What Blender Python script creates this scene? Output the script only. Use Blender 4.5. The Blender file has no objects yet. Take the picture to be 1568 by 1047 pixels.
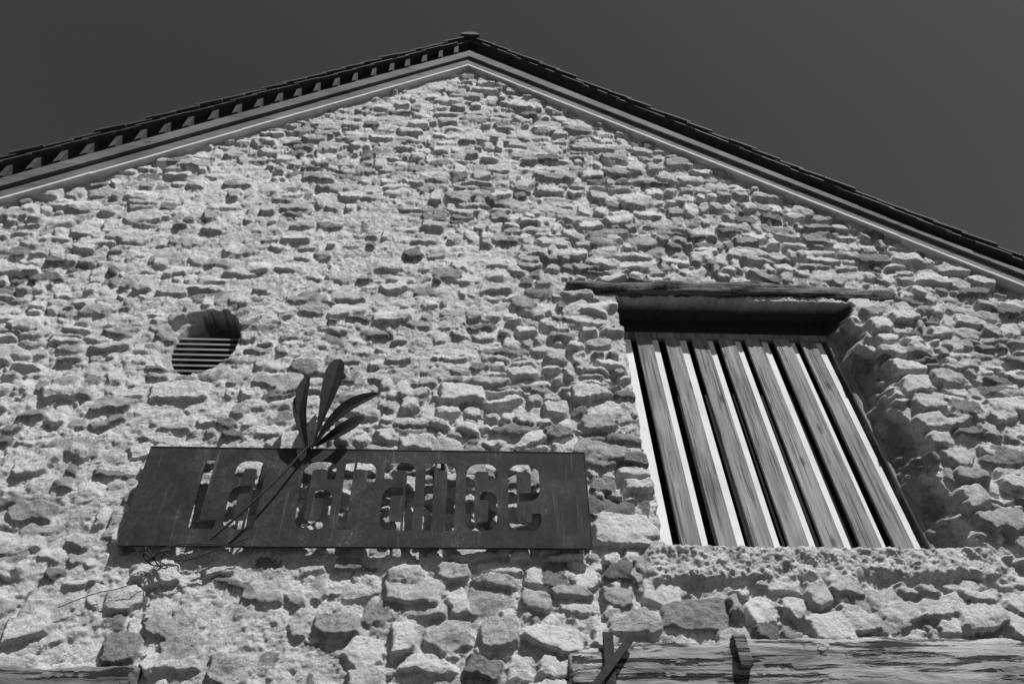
import bpy, bmesh, math, random
import numpy as np
from mathutils import Vector, Matrix
random.seed(7)
sc=bpy.context.scene
col=sc.collection

# ------------------------------------------------------------------ helpers
def link(o,parent=None):
    col.objects.link(o)
    if parent: o.parent=parent
    return o
def empty(name,loc=(0,0,0)):
    e=bpy.data.objects.new(name,None); e.location=loc; e.empty_display_size=.3
    return link(e)
def mesh_obj(name,verts,faces,mat=None,parent=None,smooth=False):
    me=bpy.data.meshes.new(name); me.from_pydata([tuple(v) for v in verts],[],faces); me.update()
    bm=bmesh.new(); bm.from_mesh(me); bmesh.ops.recalc_face_normals(bm,faces=bm.faces); bm.to_mesh(me); bm.free()
    if mat: me.materials.append(mat)
    if smooth:
        for p in me.polygons: p.use_smooth=True
    return link(bpy.data.objects.new(name,me),parent)
class Geo:
    def __init__(s): s.v=[]; s.f=[]
    def prism(s,poly,y0,y1):
        n=len(poly); b=len(s.v)
        s.v+=[(x,y0,z) for x,z in poly]+[(x,y1,z) for x,z in poly]
        s.f.append(tuple(range(b,b+n))); s.f.append(tuple(range(b+n,b+2*n)))
        for i in range(n):
            j=(i+1)%n; s.f.append((b+i,b+j,b+n+j,b+n+i))
    def box(s,x0,x1,y0,y1,z0,z1): s.prism([(x0,z0),(x1,z0),(x1,z1),(x0,z1)],y0,y1)
    def hexa(s,p):
        b=len(s.v); s.v+=p
        for q in ((0,1,2,3),(4,5,6,7),(0,1,5,4),(1,2,6,5),(2,3,7,6),(3,0,4,7)): s.f.append(tuple(b+i for i in q))
    def obj(s,name,mat,parent=None,smooth=False,bevel=0):
        o=mesh_obj(name,s.v,s.f,mat,parent,smooth)
        if bevel:
            m=o.modifiers.new("bevel","BEVEL"); m.width=bevel; m.segments=2; m.limit_method='ANGLE'
        return o

def nodes(name,rough=.9):
    m=bpy.data.materials.new(name); m.use_nodes=True
    nt=m.node_tree; b=nt.nodes["Principled BSDF"]; b.inputs["Roughness"].default_value=rough
    return m,nt,b
def ramp(nt,src,stops):
    r=nt.nodes.new("ShaderNodeValToRGB"); e=r.color_ramp.elements
    while len(e)<len(stops): e.new(.5)
    for i,(p,c) in enumerate(stops): e[i].position=p; e[i].color=(c,c,c,1)
    nt.links.new(src,r.inputs[0]); return r.outputs[0]
def coords(nt,scale=(1,1,1),loc=(0,0,0),rot=(0,0,0)):
    t=nt.nodes.new("ShaderNodeTexCoord"); mp=nt.nodes.new("ShaderNodeMapping")
    mp.inputs["Scale"].default_value=scale; mp.inputs["Location"].default_value=loc; mp.inputs["Rotation"].default_value=rot
    nt.links.new(t.outputs["Object"],mp.inputs[0]); return mp.outputs[0]
def noise(nt,vec,scale,detail=6,rough=.6,dist=0):
    n=nt.nodes.new("ShaderNodeTexNoise"); n.inputs["Scale"].default_value=scale; n.inputs["Detail"].default_value=detail
    n.inputs["Roughness"].default_value=rough; n.inputs["Distortion"].default_value=dist
    nt.links.new(vec,n.inputs["Vector"]); return n.outputs["Fac"]
def math_(nt,op,a,b):
    n=nt.nodes.new("ShaderNodeMath"); n.operation=op
    for i,x in enumerate((a,b)):
        if isinstance(x,(int,float)): n.inputs[i].default_value=x
        else: nt.links.new(x,n.inputs[i])
    return n.outputs[0]
def bump(nt,b,h,dist,strength=1,prev=None):
    n=nt.nodes.new("ShaderNodeBump"); n.inputs["Distance"].default_value=dist; n.inputs["Strength"].default_value=strength
    nt.links.new(h,n.inputs["Height"])
    if prev: nt.links.new(prev,n.inputs["Normal"])
    nt.links.new(n.outputs[0],b.inputs["Normal"]); return n.outputs[0]

# ------------------------------------------------------------------ materials
def mat_wall():
    m,nt,b=nodes("rubble_stone_and_mortar",.92)
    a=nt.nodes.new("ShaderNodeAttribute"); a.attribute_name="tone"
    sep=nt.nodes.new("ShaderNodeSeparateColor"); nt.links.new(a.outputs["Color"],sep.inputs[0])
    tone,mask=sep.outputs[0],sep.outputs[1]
    v=coords(nt)
    n0=noise(nt,v,2.2,6,.65); n1=noise(nt,v,9,8,.65); n2=noise(nt,v,42,7,.75); n3=noise(nt,v,150,3,.7)
    k0=ramp(nt,n0,[(.32,.86),(.5,1.0)])
    k1=math_(nt,'MULTIPLY',ramp(nt,n1,[(.3,.58),(.5,.96),(.7,1.0)]),1.25)
    k2=math_(nt,'MULTIPLY',ramp(nt,n2,[(.30,.38),(.47,.88),(.64,1.0)]),1.36)
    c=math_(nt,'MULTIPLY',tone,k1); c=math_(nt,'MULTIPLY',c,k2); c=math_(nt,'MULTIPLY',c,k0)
    c=math_(nt,'MINIMUM',c,.86)
    nt.links.new(c,b.inputs["Base Color"])
    h=math_(nt,'ADD',math_(nt,'MULTIPLY',n2,1.0),math_(nt,'MULTIPLY',n3,.5))
    p=bump(nt,b,n1,.045,.75)
    bump(nt,b,h,.034,1.0,p)
    return m
def mat_flat_stone(name,lo,hi,scale=6):
    m,nt,b=nodes(name,.92); v=coords(nt)
    n1=noise(nt,v,scale,8,.7); n2=noise(nt,v,scale*9,5,.7)
    nt.links.new(ramp(nt,n1,[(.3,lo),(.7,hi)]),b.inputs["Base Color"]); bump(nt,b,n2,.015,.8); return m
def mat_wood(name,lo,hi,axis='Z',fine=1.0,crack=.5,bd=.012,cw=(.30,.42)):
    m,nt,b=nodes(name,.85)
    s={'Z':(22*fine,22*fine,1.1),'X':(1.1,22*fine,22*fine)}[axis]
    v=coords(nt,s)
    g=noise(nt,v,1.0,8,.62,.6)
    g2=noise(nt,coords(nt,tuple(q*2.2 if q>2 else q*1.3 for q in s)),1.0,4,.6,.2)
    big=noise(nt,coords(nt,tuple(q*.12 if q>2 else q for q in s)),1.3,3,.5)
    c=ramp(nt,g,[(.25,lo),(.45,(lo+hi)/2),(.7,hi)])
    cr=ramp(nt,g2,[(cw[0],crack),(cw[1],1.0)])
    c=math_(nt,'MULTIPLY',c,cr)
    c=math_(nt,'MULTIPLY',c,ramp(nt,big,[(.3,.58),(.65,1.0)]))
    vo=nt.nodes.new("ShaderNodeTexVoronoi"); vo.inputs["Scale"].default_value=1.0
    ks={'Z':(4.5,4.5,1.7),'X':(1.7,4.5,4.5)}[axis]
    nt.links.new(coords(nt,ks),vo.inputs["Vector"])
    c=math_(nt,'MULTIPLY',c,ramp(nt,vo.outputs["Distance"],[(.05,.3),(.15,1.0)]))
    nt.links.new(c,b.inputs["Base Color"])
    h=math_(nt,'ADD',g,math_(nt,'MULTIPLY',cr,.8))
    bump(nt,b,h,bd,.85); return m
def mat_plain(name,c0,c1,scale=5,rough=.7,bd=.004,metal=0,spec=.5):
    m,nt,b=nodes(name,rough); v=coords(nt); b.inputs["Metallic"].default_value=metal; b.inputs["Specular IOR Level"].default_value=spec
    n1=noise(nt,v,scale,7,.65)
    nt.links.new(ramp(nt,n1,[(.3,c0),(.7,c1)]),b.inputs["Base Color"]); bump(nt,b,noise(nt,v,scale*10,4,.6),bd,.6); return m
def mat_rust():
    m,nt,b=nodes("rusted_steel",.65)
    v=coords(nt); s=coords(nt,(14,1.2,14))
    n1=noise(nt,v,3.2,8,.7,.6); n2=noise(nt,v,26,6,.75); st=noise(nt,s,1.6,6,.65)
    c=ramp(nt,n1,[(.3,.026),(.5,.046),(.72,.08)])
    c=math_(nt,'MULTIPLY',c,ramp(nt,n2,[(.3,.6),(.6,1.0)]))
    c=math_(nt,'ADD',c,ramp(nt,st,[(.56,0),(.8,.09)]))
    sp=noise(nt,v,55,3,.8)
    c=math_(nt,'ADD',c,math_(nt,'MULTIPLY',ramp(nt,sp,[(.58,0),(.70,.25)]),ramp(nt,n1,[(.52,0),(.66,1)])))
    nt.links.new(c,b.inputs["Base Color"])
    b.inputs["Specular IOR Level"].default_value=.2
    nt.links.new(ramp(nt,n2,[(.3,.55),(.7,.9)]),b.inputs["Roughness"])
    bump(nt,b,n2,.004,.6); return m
M_wall=mat_wall()
M_side=mat_flat_stone("side_wall_render",.24,.40,2)
M_plank=mat_wood("weathered_plank",.13,.38,'Z',1.0,.40,.012,(.34,.46))
M_beamX=mat_wood("weathered_oak_beam",.16,.50,'X',.45,.06,.04,(.40,.48))
M_lintel=mat_wood("dark_weathered_lintel",.05,.22,'X',.6,.10,.03,(.40,.48))
M_barge=mat_wood("bargeboard_wood",.09,.19,'X',.5,.6)
M_louvre=mat_wood("louvre_wood",.20,.33,'X',.5,.6)
M_white=mat_plain("pale_mortar_fillet",.48,.66,9,.9,.01)
M_back=mat_plain("pale_painted_batten",.62,.78,3,.8,.002)
M_dark=mat_plain("painted_dark_shade",.008,.02,3,.95)  # near-black colour standing in for unlit depth and shade
M_batten=mat_plain("dark_batten_wood",.03,.07,9,.9)
M_tile=mat_plain("dark_slate_tile",.02,.06,7,.75,.01)
M_iron=mat_plain("wrought_iron",.02,.05,12,.7,.004,0,.2)
M_rust=mat_rust()
M_leaf=mat_plain("oxidised_metal_leaf",.010,.028,14,.8,.003,0,.12)
M_cable=mat_plain("weathered_cable",.03,.06,30,.8,.001,0,.2)
M_ground=mat_flat_stone("asphalt_ground",.04,.07,.7)

# ------------------------------------------------------------------ wall geometry numbers (metres)
YW=5.0; AX=-.26; AZ=13.50
def stripeZ(x): return AZ-(.80*(AX-x) if x<AX else .845*(x-AX))
def T(x): return .95 if x<AX else max(.5,.95-.075*(x-AX))
def vn(x,z,f,seed):
    r=np.random.default_rng(seed); L=r.random((512,512)).astype(np.float32)
    X=x*f+1000.37; Z=z*f+1000.71
    xi=np.floor(X).astype(np.int32); zi=np.floor(Z).astype(np.int32); fx=X-xi; fz=Z-zi
    fx=fx*fx*(3-2*fx); fz=fz*fz*(3-2*fz)
    g=lambda a,b:L[a%512,b%512]
    return (g(xi,zi)*(1-fx)+g(xi+1,zi)*fx)*(1-fz)+(g(xi,zi+1)*(1-fx)+g(xi+1,zi+1)*fx)*fz-.5
def fbm(x,z,f,o,seed,g=.55):
    s=0;a=1
    for i in range(o): s=s+a*vn(x,z,f*2.03**i,seed+i); a*=g
    return s
xs=np.concatenate([np.arange(-9,-6.9,.1),np.arange(-6.9,6.9,.0108),np.arange(6.9,9.01,.1)])
zl=list(np.arange(0,3.1,.1)); z=3.1
while z<13.75: zl.append(z); z+=.0078+.0012*(z-3.1)
zs=np.array(zl)
GX,GZ=np.meshgrid(xs,zs)
wamp=.027
WX=GX+wamp*1.9*fbm(GX,GZ,4.5,5,21,.66); WZ=GZ+wamp*1.5*fbm(GX,GZ,5.5,5,41,.66)
bigm=fbm(GX,GZ,.6,3,61)
full=np.clip(.56+bigm*1.7+.22*np.exp(-((GX-0)**2/8+(GZ-8)**2/10))-.45*(GX>1.2)*(GZ<8.5)+.35*np.clip((-.3-GX)/.6,0,1)*np.clip((4.4-GZ)/.5,0,1),0,1.1)
mort=-.044+.042*full+.024*fbm(GX,GZ,2.6,3,71)+.026*fbm(GX,GZ,14,5,81,.72)
H=mort.copy(); TONE=.54+.14*fbm(GX,GZ,1.3,3,91)+.14*fbm(GX,GZ,12,3,95); MASK=np.zeros_like(H)
stone_relief=.020*fbm(GX,GZ,9,6,101,.68)
def put_stone(xc,zc,a,b,rot,prot,tone,slope=1.0):
    R=1.5*max(a,b)+.06
    i0,i1=np.searchsorted(zs,[zc-R,zc+R]); j0,j1=np.searchsorted(xs,[xc-R,xc+R])
    if i1-i0<2 or j1-j0<2: return
    x=WX[i0:i1,j0:j1]-xc; zz=WZ[i0:i1,j0:j1]-zc
    c,s=math.cos(rot),math.sin(rot); u=(x*c+zz*s)/a; v=(-x*s+zz*c)/b; mn=min(a,b)
    t1=random.uniform(-.014,.010); t2=-b*random.uniform(-.06,.36)
    h=prot+t1*u+t2*v
    for q in range(2):
        th=random.uniform(0,6.28); h=np.minimum(h,prot+.010-random.uniform(.004,.036)*(u*math.cos(th)+v*math.sin(th)))
    fs=[(k*math.pi/2+random.uniform(-.26,.26),random.uniform(.86,1.07)) for k in range(4)]
    fs+=[(k*math.pi/2+math.pi/4+random.uniform(-.45,.45),random.uniform(.92,1.35)) for k in range(4)]
    for th,o in fs:
        h=np.minimum(h,-.06+random.uniform(3.5,9.0)*slope*mn*(o-(u*math.cos(th)+v*math.sin(th))))
    h=h+stone_relief[i0:i1,j0:j1]
    Hs=H[i0:i1,j0:j1]; Ts=TONE[i0:i1,j0:j1]; Ms=MASK[i0:i1,j0:j1]
    w=h>Hs
    Hs[w]=h[w]; Ts[w]=tone; Ms[w]=1
specials=[(1.235,4.50,.30,.15,0,.045,.8),(-2.79,5.92,.32,.125,.05,.05,.6),(-3.78,5.55,.1,.08,0,.05,.85),
          (-3.55,4.62,.19,.10,.08,.05,.33),(-3.35,5.75,.2,.11,0,.045,.36),(-.25,7.95,.12,.1,0,.03,.85),(-2.0,9.5,.22,.1,0,.04,.42),(-1.1,9.45,.22,.1,0,.04,.85),(-.15,5.95,.26,.13,.05,.05,.85)]
# big quoin stones down the right jamb of the window
zq=4.50
while zq<7.4:
    hq=random.uniform(.17,.27); wq=random.uniform(.20,.34)
    specials.append((4.30+wq*.62+random.uniform(-.05,.03),zq+hq/2,wq*.62,hq*.52,random.gauss(0,.06),random.uniform(.045,.085),random.choice([.35,.5,.6,.8])))
    zq+=hq*1.02
def zone_free(x,z):
    if 1.50<x<4.2 and 4.36<z<7.5: return False
    if 1.45<x<4.35 and 4.05<z<4.40: return False
    if .95<x<4.9 and 7.50<z<7.74: return False
    if x>.75 and 3.20<z<3.6: return False
    if x<-2.3 and z<3.38: return False
    if (abs(x+2.77)<.34) and abs(z-6.6)<.46 and ((x+2.77)/.34)**2+((z-6.6)/.46)**2<1: return False
    for s in specials:
        if abs(x-s[0])<s[2]*.95 and abs(z-s[1])<s[3]*1.05: return False
    return True
def rtone(z):
    r=random.random()
    if r<.14: return random.uniform(.16,.28)
    if r<.52: return random.uniform(.33,.50)
    if r<.86: return random.uniform(.50,.66)
    return random.uniform(.74,.92)
z=-.1
nst=0
while z<13.9:
    hrow=random.uniform(.10,.205)*(1.15 if z<4.6 else 1)*(1.15 if z>8 else 1)
    x=-9.2-random.random()*.3
    while x<9.2:
        w=random.choice([random.uniform(.11,.20),random.uniform(.16,.32),random.uniform(.28,.48)])
        if z<4.2: w*=1.1
        xc=x+w/2; wob=.15*math.sin(xc*.9+z*1.7)+.06*math.sin(xc*2.3+z*.7)
        zc=z+hrow/2+wob+random.uniform(-.035,.035)
        if random.random()<.22 and w>.24:
            for q in (-.27,.27):
                if zone_free(xc,zc+q*hrow): put_stone(xc+random.uniform(-.03,.03),zc+q*hrow,w*.53,hrow*.30,random.uniform(-.09,.09),random.uniform(-.01,.04),rtone(z),1.6)
        elif zone_free(xc,zc):
            put_stone(xc,zc,w*.5*random.uniform(.90,1.06),hrow*.5*random.uniform(.8,1.22),random.gauss(0,.15),random.uniform(-.02,.052),rtone(z)); nst+=1
        x+=w*random.uniform(.96,1.08)
    z+=hrow*.98
for k in range(230):
    x=random.uniform(-7,7); zc=random.uniform(3.2,13)
    if zone_free(x,zc) and zone_free(x-.15,zc) and zone_free(x+.15,zc):
        put_stone(x,zc,random.uniform(.15,.26),random.uniform(.09,.135),random.gauss(0,.1),random.uniform(.025,.06),rtone(zc))
for k in range(9000):
    x=random.uniform(-7,7); zc=random.uniform(3,13.6)
    i=min(len(zs)-1,np.searchsorted(zs,zc)); j=min(len(xs)-1,np.searchsorted(xs,x))
    if MASK[i,j]==0 and zone_free(x,zc):
        put_stone(x,zc,random.uniform(.025,.08),random.uniform(.018,.045),random.gauss(0,.3),random.uniform(-.03,.015),rtone(zc),slope=1.8)
for k in range(9):
    a=math.radians(8+k*20)
    put_stone(-2.77+.43*math.cos(a),6.60+.60*math.sin(a),.12,.075,a,.035,rtone(7),1.2)
for s in specials: put_stone(*s)
# rough rendered sill band
sb=np.clip(1-np.maximum(np.maximum(1.45-WX,WX-4.30)/.09,np.maximum(4.10+.10*fbm(GX,GZ,1.8,4,137)-WZ,GZ-4.5)/.05),0,1)
sillh=.018+.045*fbm(GX,GZ,9,6,131,.78)-.04*np.clip((GZ-4.33)/.1,0,1)
sb=sb*(GZ<4.42)
H=H*(1-sb)+np.maximum(sillh,mort)*sb; TONE=TONE*(1-sb)+sb*(.54+.2*fbm(GX,GZ,18,4,135,.7))
lb=(GX>1.35)&(GX<4.55)&(GZ>7.36)&(GZ<7.62)
H[lb]=np.minimum(H[lb],-.01)
# window opening
jn=.10*vn(GX*.3,GZ,5.2,141)+.05*fbm(GX,GZ,9,3,145)
xl=1.55+jn*.5; xr=4.24+jn*1.5; zt=7.46; zb=4.36
dep=np.minimum(np.minimum((GX-xl)*14,np.where(xr-GX<.2,(xr-GX)*1.65,.33+(xr-GX-.2)*14)),np.minimum((zt-GZ)*14,(GZ-zb)*14))
dep=np.clip(dep,0,.7)
# oculus
ox,oz=-2.77,6.60
on=.025*fbm(GX,GZ,5,3,151)
rr=np.sqrt(((GX-ox)/.33)**2+(np.where(GZ<oz,(GZ-oz)/.43,(GZ-oz)/.45))**2)+on
rl=np.sqrt(((GX-ox+.07)/.40)**2+((GZ-oz)/.46)**2)+on
do=np.clip((1-rr)*10+.06*(rr<1),0,.7)
do=np.maximum(do,np.clip((1.0-rl)*.7,0,.07)*(GX<ox))
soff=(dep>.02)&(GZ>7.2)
jamb=(dep>.12)&(GX>3)  # right jamb, its shade is painted into the tone below
osoff=(do>.05)&(GZ>oz+.0)&(GX>ox-.15)  # upper oculus reveal, darkened below to paint its shade
flat=np.where(GX>3,.35,.6)
dep=np.maximum(dep,do)
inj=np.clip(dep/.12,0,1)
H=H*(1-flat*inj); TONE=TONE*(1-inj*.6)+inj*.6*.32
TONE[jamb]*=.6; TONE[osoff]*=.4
TONE=np.clip(TONE,.08,.92); TONE[soff]=.04  # soffit shade painted into the tone as near-black
Hb=H.copy(); Hb[1:-1,1:-1]=(H[1:-1,1:-1]*10+H[:-2,1:-1]+H[2:,1:-1]+H[1:-1,:-2]+H[1:-1,2:])/14; H=Hb
Yg=YW-H+dep
nz,nx=GX.shape
co=np.stack([GX,Yg,GZ],-1).reshape(-1,3).astype(np.float32)
idx=np.arange(nz*nx).reshape(nz,nx)
q=np.stack([idx[:-1,:-1],idx[:-1,1:],idx[1:,1:],idx[1:,:-1]],-1)
rz=np.array([stripeZ(a) for a in xs])
fz=(zs[:-1,None]<(rz[:-1]+.12)[None,:]); dm=np.minimum(dep[:-1,:-1],dep[1:,1:])<.55
keep=(fz&dm).reshape(-1); q=q.reshape(-1,4)[keep]
me=bpy.data.meshes.new("gable_wall"); me.vertices.add(len(co)); me.vertices.foreach_set("co",co.ravel())
me.loops.add(len(q)*4); me.loops.foreach_set("vertex_index",q.ravel().astype(np.int32))
me.polygons.add(len(q)); me.polygons.foreach_set("loop_start",np.arange(0,len(q)*4,4,dtype=np.int32))
me.update(calc_edges=True); me.validate()
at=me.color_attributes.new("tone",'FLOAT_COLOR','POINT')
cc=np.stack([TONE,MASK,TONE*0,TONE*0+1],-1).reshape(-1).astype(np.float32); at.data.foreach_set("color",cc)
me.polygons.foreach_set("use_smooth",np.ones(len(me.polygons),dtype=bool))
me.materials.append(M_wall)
barn=empty("stone_barn",(0,YW,0))
def adopt(o):
    o.parent=barn; o.matrix_parent_inverse=Matrix.Translation((0,YW,0)).inverted(); return o
adopt(link(bpy.data.objects.new("gable_wall",me)))

# ------------------------------------------------------------------ rest of the building body
EL,ER=-9.0,9.0; YB=17.0
g=Geo(); g.box(EL,EL+.3,5.12,YB,0,stripeZ(EL)+.1); g.box(ER-.3,ER,5.12,YB,0,stripeZ(ER)+.1)
g.prism([(EL,0),(ER,0),(ER,stripeZ(ER)+.1),(AX,AZ+.1),(EL,stripeZ(EL)+.1)],YB,YB+.3)
adopt(g.obj("side_and_back_walls",M_side))
def topZ(x): return stripeZ(x)+T(x)
g=Geo()
for xa,xb in ((EL-.5,AX),(AX,ER+.5)):
    ns=8
    for k in range(ns):
        a=xa+(xb-xa)*k/ns; b=xa+(xb-xa)*(k+1)/ns
        g.prism([(a,topZ(a)-.16),(b,topZ(b)-.16),(b,topZ(b)-.04),(a,topZ(a)-.04)],4.84,YB+.5)
adopt(g.obj("roof_deck",M_tile))
g=Geo()
def slab(x0,x1,y0,y1,dz0,dz1,th,lift):
    za,zb=topZ(x0)+dz0+lift,topZ(x1)+dz0
    p=[(x0,y0,za-th),(x1,y0,zb-th),(x1,y1,zb-th),(x0,y1,za-th),(x0,y0,za),(x1,y0,zb),(x1,y1,zb),(x0,y1,za)]
    g.hexa(p)
for side in (-1,1):
    x=AX+side*.12
    while abs(x)<9.6:
        L=.27
        x1=x; x0=x+side*(L+.07)
        jy=random.uniform(-.018,.018)
        slab(x0,x1,4.775+jy,5.3,-.035,0,.045,.05+random.uniform(-.008,.016))
        slab(x0+side*.1,x1+side*.1,4.80+random.uniform(-.01,.01),5.2,-.115,0,.04,.03)
        x+=side*L
adopt(g.obj("verge_tiles",M_tile,bevel=.006))
g=Geo(); y=4.74
while y<YB+.5:
    n=8; zc=topZ(AX)-.10
    pr=[(AX+.17*math.cos(math.pi*i/n),zc+.12*math.sin(math.pi*i/n)) for i in range(n+1)]
    g.prism(pr,y,y+.46)
    y+=.45
adopt(g.obj("ridge_tiles",M_tile))
def strip(name,f0,f1,y0,y1,mat,step=1.6,wob=.0):
    g=Geo()
    for side in (-1,1):
        x=AX
        while abs(x)<9.4:
            x2=x+side*step; w=random.uniform(-wob,wob)
            a,b=x,x2
            g.prism([(a,stripeZ(a)+f0(a)),(b,stripeZ(b)+f0(b)),(b,stripeZ(b)+f1(b)),(a,stripeZ(a)+f1(a))],y0+w,y1)
            x=x2
    return adopt(g.obj(name,mat))
strip("verge_mortar_fillet",lambda x:-.13,lambda x:-.08,4.90,5.06,M_white,.8,.006)
strip("lower_bargeboard",lambda x:-.05,lambda x:.16*T(x)+.02,4.915,5.08,M_barge,2.3,.003)
strip("upper_bargeboard",lambda x:.16*T(x)+.045,lambda x:.46*T(x),4.87,5.09,M_barge,2.9,.003)
strip("verge_painted_shade",lambda x:.46*T(x)+.003,lambda x:T(x)-.15,4.95,5.1,M_dark,1.7)  # near-black strip paints the shade under the tile overhang
g=Geo()
x=AX-.2
while abs(x)<9.2:
    a=x; b=x-.055-random.uniform(0,.02)
    lo=lambda q:stripeZ(q)+.52*T(q); hi=lambda q:stripeZ(q)+T(q)-.16
    g.prism([(a,lo(a)),(b,lo(b)),(b,hi(b)),(a,hi(a))],4.86,4.96)
    x-=.27+random.uniform(-.02,.02)
adopt(g.obj("batten_ends",M_batten))

# ------------------------------------------------------------------ timber logs
def log(name,p0,p1,ry,rz,mat,seed,n=70,m=14,taper=.1,amp=.12):
    r=random.Random(seed); ph=[r.uniform(0,6.28) for _ in range(12)]
    v=[];f=[]
    p0=Vector(p0);p1=Vector(p1)
    for i in range(n+1):
        t=i/n; c=p0.lerp(p1,t); L=(p1-p0).length*t
        c=c+Vector((0,.012*math.sin(L*2+ph[0]),.018*math.sin(L*1.7+ph[1])+.008*math.sin(L*5+ph[2])))
        e=1-taper*t
        if i in(0,n): e*=.86
        for j in range(m):
            a=2*math.pi*j/m; ca,sa=math.cos(a),math.sin(a)
            k=(abs(ca)**5+abs(sa)**5)**(-1/5)
            k*=1+amp*(.5*math.sin(3*a+ph[3]+L*.8)+.35*math.sin(5*a+ph[4]+L*1.9)+.3*math.sin(L*7+ph[5]+2*a)+.25*math.sin(L*13+ph[6]+4*a)+.2*r.uniform(-1,1))
            v.append((c.x,c.y+ry*e*k*ca,c.z+rz*e*k*sa))
    for i in range(n):
        for j in range(m):
            a=i*m+j;b=i*m+(j+1)%m; f.append((a,b,b+m,a+m))
    f.append(tuple(range(m))); f.append(tuple(range(n*m,n*m+m)))
    return adopt(mesh_obj(name,v,f,mat,smooth=True))
log("window_lintel",(1.0,5.11,7.63),(4.88,5.11,7.59),.165,.115,M_lintel,3,n=160,m=22,taper=.18,amp=.18)
log("lower_lintel_beam",(.68,5.13,3.39),(7.6,5.13,3.41),.19,.20,M_beamX,5,n=240,m=26,taper=.0,amp=.12)
log("corner_lintel_beam",(-6,5.1,3.27),(-2.25,5.1,3.27),.2,.12,M_lintel,9,n=110,m=20,taper=-.1)
g=Geo()
def bar(x0,z0,x1,z1,w,y0,y1):
    d=Vector((x1-x0,z1-z0)).normalized(); nrm=Vector((-d.y,d.x))*w/2
    g.prism([(x0-nrm.x,z0-nrm.y),(x1-nrm.x,z1-nrm.y),(x1+nrm.x,z1+nrm.y),(x0+nrm.x,z0+nrm.y)],y0,y1)
bar(.97,3.62,.93,2.95,.075,4.88,4.905); bar(1.13,3.57,.72,3.12,.055,4.845,4.875)
adopt(g.obj("iron_wall_anchor",M_iron,bevel=.004))
g=Geo(); bar(1.92,3.60,1.93,3.38,.095,4.87,4.97)
adopt(g.obj("wooden_peg",M_lintel,bevel=.01))

# ------------------------------------------------------------------ window shutter
for i in range(8):
    x0=1.80+.316*i+random.uniform(-.008,.008); w=.178+random.uniform(-.012,.012)
    g=Geo(); y0=5.32+random.uniform(-.006,.006)
    if i==7: w=.2
    g.prism([(x0,4.15),(x0+w,4.15),(x0+w-.01,7.13+random.uniform(-.03,.02)),(x0-.01,7.13)],y0,y0+.035)
    o=g.obj("shutter_plank",M_plank,bevel=.004); adopt(o)
    s=Vector((i*3.7,i*1.3,i*5.1)); o.data.transform(Matrix.Translation(s)); o.location=-s
g=Geo()
for i in range(-1,8):
    x0=1.80+.316*i; g.box(x0+.08,x0+.178+.07+random.uniform(-.01,.01),5.362,5.375,4.15,7.13)
adopt(g.obj("pale_battens",M_back))
g=Geo(); g.box(1.45,4.35,5.62,5.65,4.2,7.6); adopt(g.obj("shutter_dark_void",M_dark))  # black panel paints the unlit gaps between the planks
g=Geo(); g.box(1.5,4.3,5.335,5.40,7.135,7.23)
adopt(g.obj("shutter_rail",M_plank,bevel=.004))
g=Geo(); g.box(1.40,4.5,5.36,5.415,7.24,7.7); adopt(g.obj("window_head_board",M_dark))  # board coloured near-black to paint the shaded top of the recess

# ------------------------------------------------------------------ oculus louvres
g=Geo()
for k in range(10):
    zc=6.08+k*.075
    g.hexa([(-3.2,5.10,zc-.03),(-2.3,5.10,zc-.03),(-2.3,5.16,zc+.015),(-3.2,5.16,zc+.015),(-3.2,5.10,zc-.006),(-2.3,5.10,zc-.006),(-2.3,5.16,zc+.039),(-3.2,5.16,zc+.039)])
adopt(g.obj("oculus_louvres",M_louvre))
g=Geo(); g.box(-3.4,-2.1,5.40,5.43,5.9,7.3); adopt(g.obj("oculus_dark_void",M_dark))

# ------------------------------------------------------------------ hanging sign
SW,SH=3.65,.84
def fillet(pts,r,n=5):
    out=[Vector(pts[0])]
    for i in range(1,len(pts)-1):
        p=Vector(pts[i]);a=(Vector(pts[i-1])-p);b=(Vector(pts[i+1])-p)
        rr_=min(r,a.length*.49,b.length*.49)
        A=p+a.normalized()*rr_;B=p+b.normalized()*rr_
        for k in range(n+1):
            t=k/n; out.append(A*(1-t)**2+p*2*t*(1-t)+B*t*t)
    out.append(Vector(pts[-1])); return out
def outline(pts,w):
    n=len(pts);Lf=[];Rt=[]
    for i in range(n):
        d0=(pts[i]-pts[i-1]).normalized() if i>0 else None
        d1=(pts[i+1]-pts[i]).normalized() if i<n-1 else None
        if d0 is None:d0=d1
        if d1 is None:d1=d0
        n0=Vector((-d0.y,d0.x));n1=Vector((-d1.y,d1.x)); m_=(n0+n1).normalized(); k=w/2/max(.5,m_.dot(n0))
        Lf.append(pts[i]+m_*k);Rt.append(pts[i]-m_*k)
    return Lf+Rt[::-1]
S=.072; s=S/2; Hh=.595; gp=.020; r_=.075
def glyph(ch,w):
    mid=Hh*.56
    if ch=='L': return [[(s,Hh),(s,s),(w,s)]]
    if ch=='a': return [[(s,Hh-.15),(s,Hh-s),(w-s,Hh-s),(w-s,0)],[(w-S-gp,mid),(s,mid),(s,s),(w-S-gp,s)]]
    if ch=='G': return [[(w-s,Hh-.16),(w-s,Hh-s),(s,Hh-s),(s,s),(w-s,s),(w-s,mid-.03),(w*.46,mid-.03)]]
    if ch=='r': return [[(s,0),(s,Hh)],[(S+gp,Hh-s),(w-s,Hh-s),(w-s,Hh-.18)]]
    if ch=='n': return [[(s,0),(s,Hh)],[(S+gp,Hh-s),(w-s,Hh-s),(w-s,0)]]
    if ch=='e': return [[(S+gp,mid-.04),(w-s,mid-.04),(w-s,Hh-s),(s,Hh-s),(s,s),(w-s,s),(w-s,.15)]]
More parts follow.
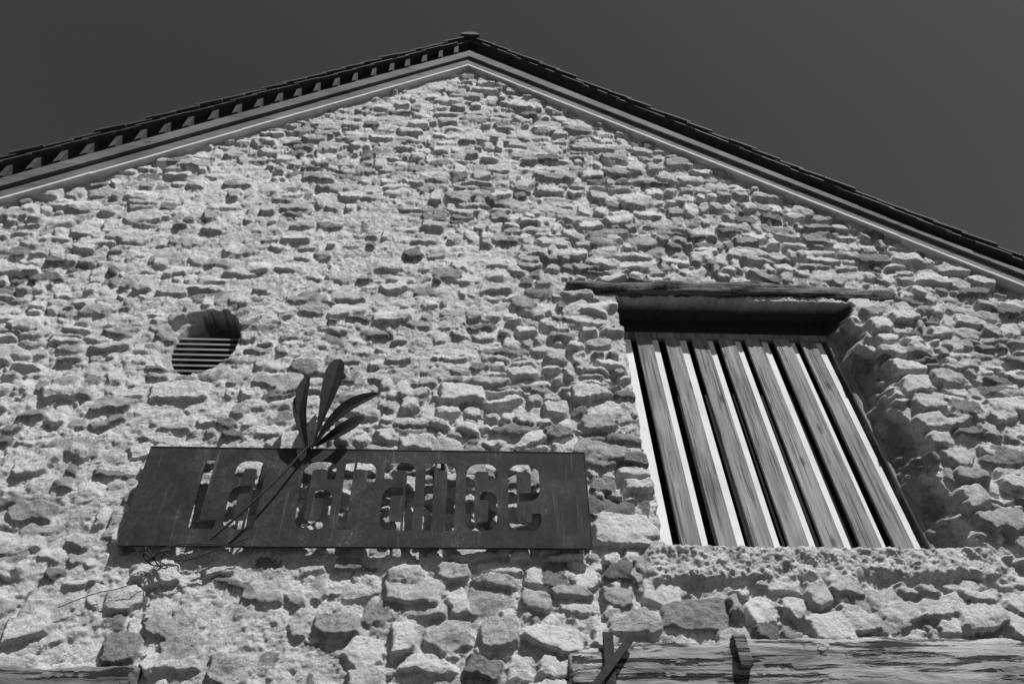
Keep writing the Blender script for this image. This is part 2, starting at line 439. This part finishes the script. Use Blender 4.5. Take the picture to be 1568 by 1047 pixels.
cu=bpy.data.curves.new("sign_plate","CURVE"); cu.dimensions='2D'; cu.fill_mode='BOTH'; cu.extrude=.004
def spl(pts):
    sp=cu.splines.new('POLY'); sp.points.add(len(pts)-1)
    for i,p in enumerate(pts): sp.points[i].co=(p[0],p[1],0,1)
    sp.use_cyclic_u=True
spl([(0,0),(SW,0),(SW,SH),(0,SH)])
for ch,x0,x1 in [('L',.48,.68),('a',.735,.985),('G',1.29,1.56),('r',1.63,1.89),('a',1.96,2.22),('n',2.30,2.555),('G',2.64,2.90),('e',2.99,3.255)]:
    for st in glyph(ch,x1-x0):
        rad=r_ if ch!='L' else .004
        spl([(p.x+x0,p.y+.13) for p in outline(fillet(st,rad),S)])
co_=bpy.data.objects.new("sign_tmp",cu); col.objects.link(co_)
dg=bpy.context.evaluated_depsgraph_get(); sme=bpy.data.meshes.new_from_object(co_.evaluated_get(dg)); bpy.data.objects.remove(co_)
sme.materials.clear(); sme.materials.append(M_rust)
tilt=math.atan2(.11,.83)
sign=empty("restaurant_sign",(-2.72,4.905,4.295))
sign.rotation_euler=(math.pi/2+tilt,0,math.radians(.2))
pl=bpy.data.objects.new("sign_plate",sme); link(pl,sign)
g=Geo()
def lbox(x0,x1,y0,y1,z0,z1):
    b=len(g.v); g.v+=[(x0,y0,z0),(x1,y0,z0),(x1,y1,z0),(x0,y1,z0),(x0,y0,z1),(x1,y0,z1),(x1,y1,z1),(x0,y1,z1)]
    for q_ in ((0,1,2,3),(4,5,6,7),(0,1,5,4),(1,2,6,5),(2,3,7,6),(3,0,4,7)): g.f.append(tuple(b+i for i in q_))
lbox(0,SW,-.008,-.0005,-.03,.008); lbox(0,SW,SH+.0005,SH+.008,-.03,.008); lbox(-.008,-.0005,-.008,SH+.008,-.03,.008); lbox(SW+.0005,SW+.008,-.008,SH+.008,-.03,.008)
g.obj("sign_rim",M_rust,sign)
g=Geo()
for x in (.12,1.18,2.42,3.45):
    lbox(x,x+.03,.74,.77,-.25,-.008); lbox(x,x+.03,.04,.07,-.12,-.008)
g.obj("standoff_brackets",M_iron,sign)

# ------------------------------------------------------------------ metal plant ornament
orn=empty("metal_plant_ornament",(-1.41,4.74,5.07))
def tube(name,pts,r,mat,parent,cyc=False):
    c=bpy.data.curves.new(name,"CURVE"); c.dimensions='3D'; c.bevel_depth=r; c.bevel_resolution=2
    sp=c.splines.new('NURBS' if len(pts)>3 else 'POLY'); sp.points.add(len(pts)-1)
    for i,p in enumerate(pts): sp.points[i].co=(*p,1)
    if len(pts)>3: sp.order_u=3; sp.use_endpoint_u=True
    sp.use_cyclic_u=cyc
    o=bpy.data.objects.new(name,c); c.materials.append(mat); link(o,parent); return o
tube("stem",[(-.60,.08,-.78),(-.42,.03,-.60),(-.28,.0,-.42),(-.13,-.01,-.2),(-.02,-.01,.02),(.08,.0,.16)],.010,M_cable,orn)
def leaf(base,tip,w,bend,fold,peak):
    base=Vector(base);tip=Vector(tip);d=tip-base;L=d.length;d.normalize()
    side=Vector((d.z,0,-d.x)).normalized(); out=Vector((0,-1,0)); n=18; v=[];f=[]
    pa=max(.6,1.05*peak/(1-peak)); pb=.75
    mx=max((t/40)**pa*(1-t/40)**pb for t in range(41))
    for i in range(n+1):
        t=i/n; c=base+d*L*t+side*bend*math.sin(math.pi*t)+out*(.05*math.sin(math.pi*t))
        ww=w*(t**pa*(1-t)**pb/mx)+.012*(1-t)
        v+=[c-side*ww/2+out*fold*ww/w,c,c+side*ww/2+out*fold*.5*ww/w]
    for i in range(n):
        for k in range(2): a=i*3+k; f.append((a,a+1,a+4,a+3))
    o=mesh_obj("leaf",v,f,M_leaf,orn,False); m_=o.modifiers.new("s","SOLIDIFY"); m_.thickness=.004
leaf((.03,0,.03),(.11,-.03,1.05),.155,.02,.06,.66)
leaf((.0,0,.02),(-.14,-.05,.82),.095,-.05,.04,.58)
leaf((-.01,0,.0),(-.19,-.06,.56),.08,-.01,.03,.58)
leaf((.03,0,.03),(.54,-.04,.62),.10,-.06,.04,.56)
leaf((.05,0,.05),(.43,-.02,.36),.10,.05,.04,.52)

# ------------------------------------------------------------------ cable bundle
cab=empty("cable_bundle",(-2.36,4.86,4.14)); rc=random.Random(4)
for k in range(3):
    rr0=rc.uniform(.05,.09); ox_,oz_=rc.uniform(-.04,.05),rc.uniform(-.04,.06); ph=rc.uniform(0,6)
    tube("coil",[(ox_+rr0*math.cos(a+ph)*(1.4+.3*math.sin(3*a)),.03*math.sin(a*2+ph),oz_+rr0*math.sin(a)*(1+.3*math.cos(2*a+ph))) for a in [i*2*math.pi/9 for i in range(9)]],.005,M_cable,cab,True)
tube("loose_cable",[(.05,0,.05),(-.05,.02,-.12),(-.22,.05,-.2),(-.40,.06,-.22),(-.6,.06,-.33)],.003,M_cable,cab)
tube("feed_cable",[(.0,0,.08),(.14,.0,-.02),(.3,-.0,.04),(.5,-.0,.13),(.62,-.02,.18)],.006,M_cable,cab)
tube("feed_cable_upper",[(-.05,0,.0),(.02,.0,.12),(.2,.02,.16),(.36,.02,.15)],.006,M_cable,cab)

# ------------------------------------------------------------------ ground
g=Geo(); g.v=[(-400,-400,0),(400,-400,0),(400,400,0),(-400,400,0)]; g.f=[(0,1,2,3)]; g.obj("ground",M_ground)

# ------------------------------------------------------------------ light
Lv=Vector((-.44,.66,-1.0)).normalized()
sd=bpy.data.lights.new("sun","SUN"); sd.energy=5.0; sd.angle=math.radians(.5); sd.color=(1,.998,.992)
so=bpy.data.objects.new("sun",sd); so.rotation_euler=Lv.to_track_quat('-Z','Y').to_euler(); so.location=(5,-8,20); link(so)
el=math.asin(-Lv.z); az=math.atan2(-Lv.x,-Lv.y)
w=bpy.data.worlds.new("World"); sc.world=w; w.use_nodes=True; nt=w.node_tree
sky=nt.nodes.new("ShaderNodeTexSky"); sky.sky_type='NISHITA'; sky.sun_disc=False; sky.sun_elevation=el; sky.sun_rotation=az
sep=nt.nodes.new("ShaderNodeSeparateColor"); nt.links.new(sky.outputs[0],sep.inputs[0])
bg=nt.nodes["Background"]; nt.links.new(sep.outputs[0],bg.inputs[0]); bg.inputs[1].default_value=.056

# ------------------------------------------------------------------ camera
cd=bpy.data.cameras.new("camera"); cd.sensor_width=36; cd.lens=24; cd.clip_end=2000; cd.clip_start=.05
cam=bpy.data.objects.new("camera",cd); link(cam); cam.location=(0,0,1.6); cam.rotation_euler=(2.36342,.02112,-.04866)
sc.camera=cam
sc.view_settings.view_transform='Standard'; sc.view_settings.look='None'; sc.view_settings.exposure=0
print("stones",nst,"verts",len(co))
